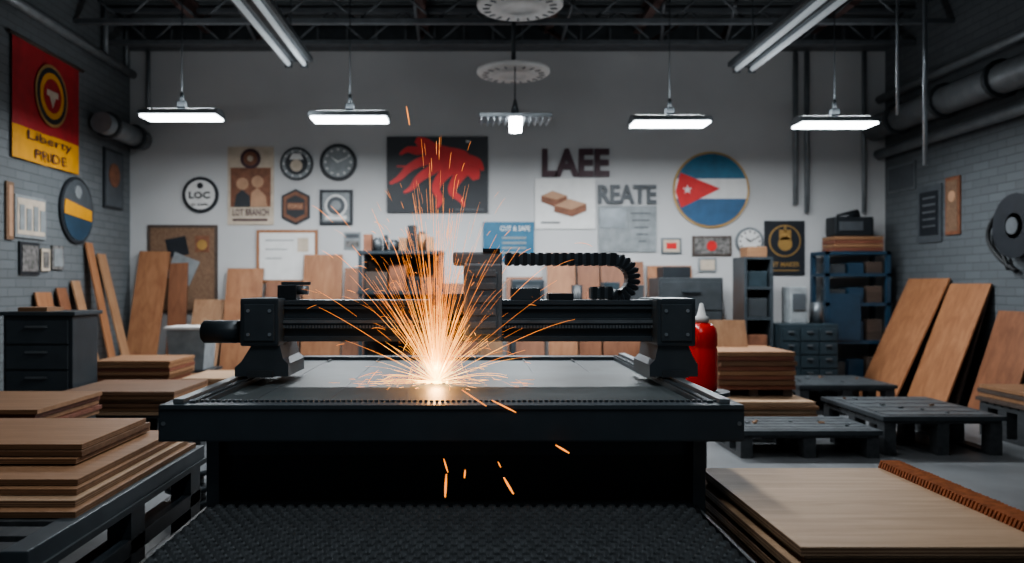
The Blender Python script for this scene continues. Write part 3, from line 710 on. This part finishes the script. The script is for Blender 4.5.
for xa, xb, s1 in ((-1.07, -.89, 1), (.87, 1.05, -1)):
    mc.b2(xa, xb, 3.72, 4.12, 1.015, 1.238, 'mach', .012)
    mc.b2(xa+.02, xb-.02, 3.712, 3.72, 1.04, 1.21, 'mach2', .003)
    if s1 > 0: pr = [(-1.02, 1.02), (-.89, 1.02), (-.875, .955), (-.85, .93), (-.85, .872), (-1.1, .872), (-1.1, .915), (-1.07, .94), (-1.045, .98)]
    else: pr = [(.88, 1.02), (1.02, 1.02), (1.04, .97), (1.065, .93), (1.065, .872), (.84, .872), (.84, .925), (.865, .95)]
    mc.prism(pr, (0,0,0), (1,0,0), (0,0,1), (0,1,0), 3.74, 4.1, 'mach2')
    mc.b2(xa+.03, xb-.03, 3.73, 4.11, .868, .9, 'steel')
    for q in (.04, .14): mc.cyl((xa+q, 3.706, 1.07), (xa+q, 3.716, 1.07), .008, 'alu', seg=10); mc.cyl((xa+q, 3.706, 1.18), (xa+q, 3.716, 1.18), .008, 'alu', seg=10)
mc.cyl((-1.28, 3.86, 1.075), (-1.07, 3.86, 1.075), .055, 'mach', seg=28); mc.cyl((-1.29, 3.86, 1.075), (-1.27, 3.86, 1.075), .045, 'mach2', seg=28); mc.cyl((-1.1, 3.86, 1.075), (-1.07, 3.86, 1.075), .06, 'mach2', seg=28)
mc.b2(-.93, -.84, 3.86, 3.96, 1.228, 1.3, 'black', .006); mc.cyl((-.84, 3.91, 1.275), (-.79, 3.91, 1.275), .022, 'grey'); mc.b2(-.92, -.78, 3.9, 3.92, 1.3, 1.315, 'mach2')
# carriage / laser head
mc.b2(-.03, .15, 3.72, 3.80, 1.04, 1.40, 'head', .01); mc.b2(-.01, .13, 3.705, 3.72, 1.07, 1.36, 'grey', .006)
mc.b2(-.08, .15, 3.74, 4.0, 1.395, 1.455, 'head', .012); mc.b2(.02, .15, 3.8, 4.0, 1.235, 1.40, 'mach2', .01)
for z in (1.1, 1.16, 1.22, 1.28, 1.34): mc.b2(.0, .12, 3.699, 3.706, z, z+.03, 'head', .002)
mc.b2(.06, .14, 3.73, 3.79, 1.455, 1.47, 'black')
mc.b2(-.19, -.03, 3.74, 3.79, 1.16, 1.26, 'mach2', .008)
mc.cyl((-.155, 3.73, 1.0), (-.155, 3.73, 1.3), .024, 'mach2', seg=24); mc.cyl((-.155, 3.73, .92), (-.155, 3.73, 1.0), .008, 'steel', .022, seg=24)
mc.cyl((-.155, 3.73, .9), (-.155, 3.73, .92), .005, 'steel', .008)
# drag chain
path = []
for i in range(14): path.append((.17+i*.038, 1.425))
cx, cz, r = .17+14*.038-.01, 1.33, .095
for i in range(1, 12): a = math.pi/2-i*math.pi/12; path.append((cx+r*1.05*math.cos(a), cz+r*math.sin(a)))
for i in range(4): path.append((cx-i*.036, cz-r+.026))
for i in range(len(path)-1):
    (xa, za), (xb, zb) = path[i], path[i+1]; L = math.hypot(xb-xa, zb-za); ang = math.atan2(zb-za, xb-xa)
    mc.box(((xa+xb)/2, 3.9, (za+zb)/2), (L*1.02, .085, .052), 'mach2', rotY(-ang), .003)
    mc.box(((xa+xb)/2, 3.9, (za+zb)/2), (L*.55, .095, .062), 'black', rotY(-ang))
mc.b2(.2, .34, 3.86, 3.98, 1.228, 1.285, 'mach2', .004); mc.b2(.38, .5, 3.86, 3.98, 1.228, 1.26, 'black', .004)
mc.done(recalc=True)

# ------------------------------------------------------------------ sparks
hot = emis('spark_white_hot', (1.0,.62,.2), 9, False); mid = emis('spark_yellow', (1.0,.42,.09), 3.6, False); org = emis('spark_orange', (1.0,.31,.06), 1.9, False)
sp = B('cutting_sparks'); sp.mi(hot); sp.mi(mid); sp.mi(org)
rs = random.Random(42); P0 = V((-.155, 3.70, .848))
def streak(pts, r0, heat):
    n = len(pts)
    rings = []
    for i, p in enumerate(pts):
        t = (pts[min(i+1, n-1)]-pts[max(i-1, 0)])
        if t.length < 1e-6: return
        t.normalize(); x = t.orthogonal().normalized(); y = t.cross(x)
        w = r0*(.35+.65*math.sin(math.pi*min(1, (i+.6)/n)))
        rings.append([sp.bm.verts.new(p+(x*math.cos(2*math.pi*j/3)+y*math.sin(2*math.pi*j/3))*w) for j in range(3)])
    for i in range(n-1):
        d = (pts[i]-P0).length+heat
        k = 0 if d < .08 else (1 if d < .34 else 2)
        for j in range(3):
            f = sp.bm.faces.new((rings[i][j], rings[i][(j+1) % 3], rings[i+1][(j+1) % 3], rings[i+1][j])); f.material_index = k
for i in range(860):
    kind = rs.random()
    low = kind < .17
    el = min(abs(rs.gauss(0, .50)), 1.2) if not low else rs.uniform(1.2, 1.54)
    az = rs.uniform(0, 2*math.pi)
    d = V((math.sin(el)*math.cos(az), math.sin(el)*math.sin(az)*.7, math.cos(el)))
    vel = (rs.uniform(2.5, 12.5) if not low else rs.uniform(3., 7))*(1-.35*el/1.5)
    if rs.random() < .36: T0 = 0; T1 = rs.uniform(.03, .13)
    else: T0 = rs.uniform(.02, .19); T1 = T0+rs.uniform(.015, .06)
    drag = 6.5; pts = []
    for j in range(9):
        t = T0+(T1-T0)*j/8; e = (1-math.exp(-drag*t))/drag
        p = P0+d*vel*e+V((0,0,-9.8))*(t*t/2)
        if p.z < .853: p.z = .853
        pts.append(p)
    streak(pts, rs.choice((.0004,.0005,.0006,.0008,.0011)), rs.uniform(-.04, .16))
for (x, y, z, dx, dz, r) in ((-.31,3.9,2.17,.015,-.09,.004),(-.08,2.9,.62,-.015,.05,.004),(-.02,2.9,.60,.003,.03,.005),(-.085,2.75,.57,.004,.08,.006),(.155,2.85,.555,-.035,.06,.006),(.11,2.85,.65,-.01,.02,.003),(.36,2.9,.69,-.05,.03,.005),
                             (.17,2.95,.83,-.09,.045,.004),(.06,2.9,.86,-.09,.06,.003)):
    p = V((x, y, z)); q = p+V((dx, 0, dz)); pts = [p.lerp(q, j/5) for j in range(6)]
    streak(pts, r*.8, .1)
for i in range(22):
    a = rs.uniform(0, 6.28); rr2 = abs(rs.gauss(0, .016)); r = rs.uniform(.003, .009)
    m2 = bmesh.ops.create_icosphere(sp.bm, subdivisions=1, radius=r, matrix=Matrix.Translation(P0+V((rr2*math.cos(a)*1.6, rr2*math.sin(a), r*.3))))
    for v in m2['verts']:
        for f in v.link_faces: f.material_index = 0
spo = sp.done(recalc=False)
m = bpy.data.materials.new('spark_halo_volume'); m.use_nodes = True; nt = m.node_tree; nt.nodes.clear()  # bloom-like halo around the spark core, built as an emissive volume
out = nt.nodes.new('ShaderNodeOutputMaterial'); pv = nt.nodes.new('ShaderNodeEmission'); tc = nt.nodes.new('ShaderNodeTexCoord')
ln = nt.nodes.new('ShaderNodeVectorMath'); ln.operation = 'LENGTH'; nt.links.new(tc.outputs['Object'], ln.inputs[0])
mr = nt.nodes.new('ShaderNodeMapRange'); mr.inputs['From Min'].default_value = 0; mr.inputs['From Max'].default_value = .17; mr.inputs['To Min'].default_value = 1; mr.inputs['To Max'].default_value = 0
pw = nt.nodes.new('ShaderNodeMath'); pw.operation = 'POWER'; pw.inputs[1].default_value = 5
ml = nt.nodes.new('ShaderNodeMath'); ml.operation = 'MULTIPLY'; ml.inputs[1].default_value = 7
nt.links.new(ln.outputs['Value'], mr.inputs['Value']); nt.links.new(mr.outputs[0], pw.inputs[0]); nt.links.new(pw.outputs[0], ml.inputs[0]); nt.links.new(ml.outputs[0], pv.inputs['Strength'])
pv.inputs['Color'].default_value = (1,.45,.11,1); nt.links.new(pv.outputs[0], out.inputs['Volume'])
bm = bmesh.new(); bmesh.ops.create_icosphere(bm, subdivisions=3, radius=.18); me = bpy.data.meshes.new('spark_halo'); bm.to_mesh(me); bm.free(); me.materials.append(m)
fo = bpy.data.objects.new('spark_halo', me); bpy.context.collection.objects.link(fo); fo.parent = spo; fo.location = P0+V((0,0,.01))-spo.location
L = bpy.data.lights.new('spark_glow', 'POINT'); L.energy = 5.0; L.color = (1,.52,.2); L.shadow_soft_size = .03
lo = bpy.data.objects.new('spark_glow', L); lo.location = P0+V((0,-.03,.07)); bpy.context.collection.objects.link(lo)

# ------------------------------------------------------------------ world + camera
w = bpy.data.worlds.new('world'); bpy.context.scene.world = w; w.use_nodes = True
w.node_tree.nodes['Background'].inputs['Color'].default_value = (.62,.76,.88,1); w.node_tree.nodes['Background'].inputs['Strength'].default_value = .13
cam = bpy.data.cameras.new('camera'); co = bpy.data.objects.new('camera', cam); bpy.context.collection.objects.link(co)
co.location = (0,0,1.3); co.rotation_euler = (math.pi/2,0,0); cam.sensor_width = 36; cam.lens = 28.125; cam.shift_x = .041; cam.shift_y = .0034; cam.clip_start = .05
cam.dof.use_dof = True; cam.dof.focus_distance = 3.5; cam.dof.aperture_fstop = 1.5
bpy.context.scene.camera = co
sc = bpy.context.scene
sc.view_settings.view_transform = 'AgX'; sc.view_settings.look = 'AgX - Medium High Contrast'; sc.view_settings.exposure = .05
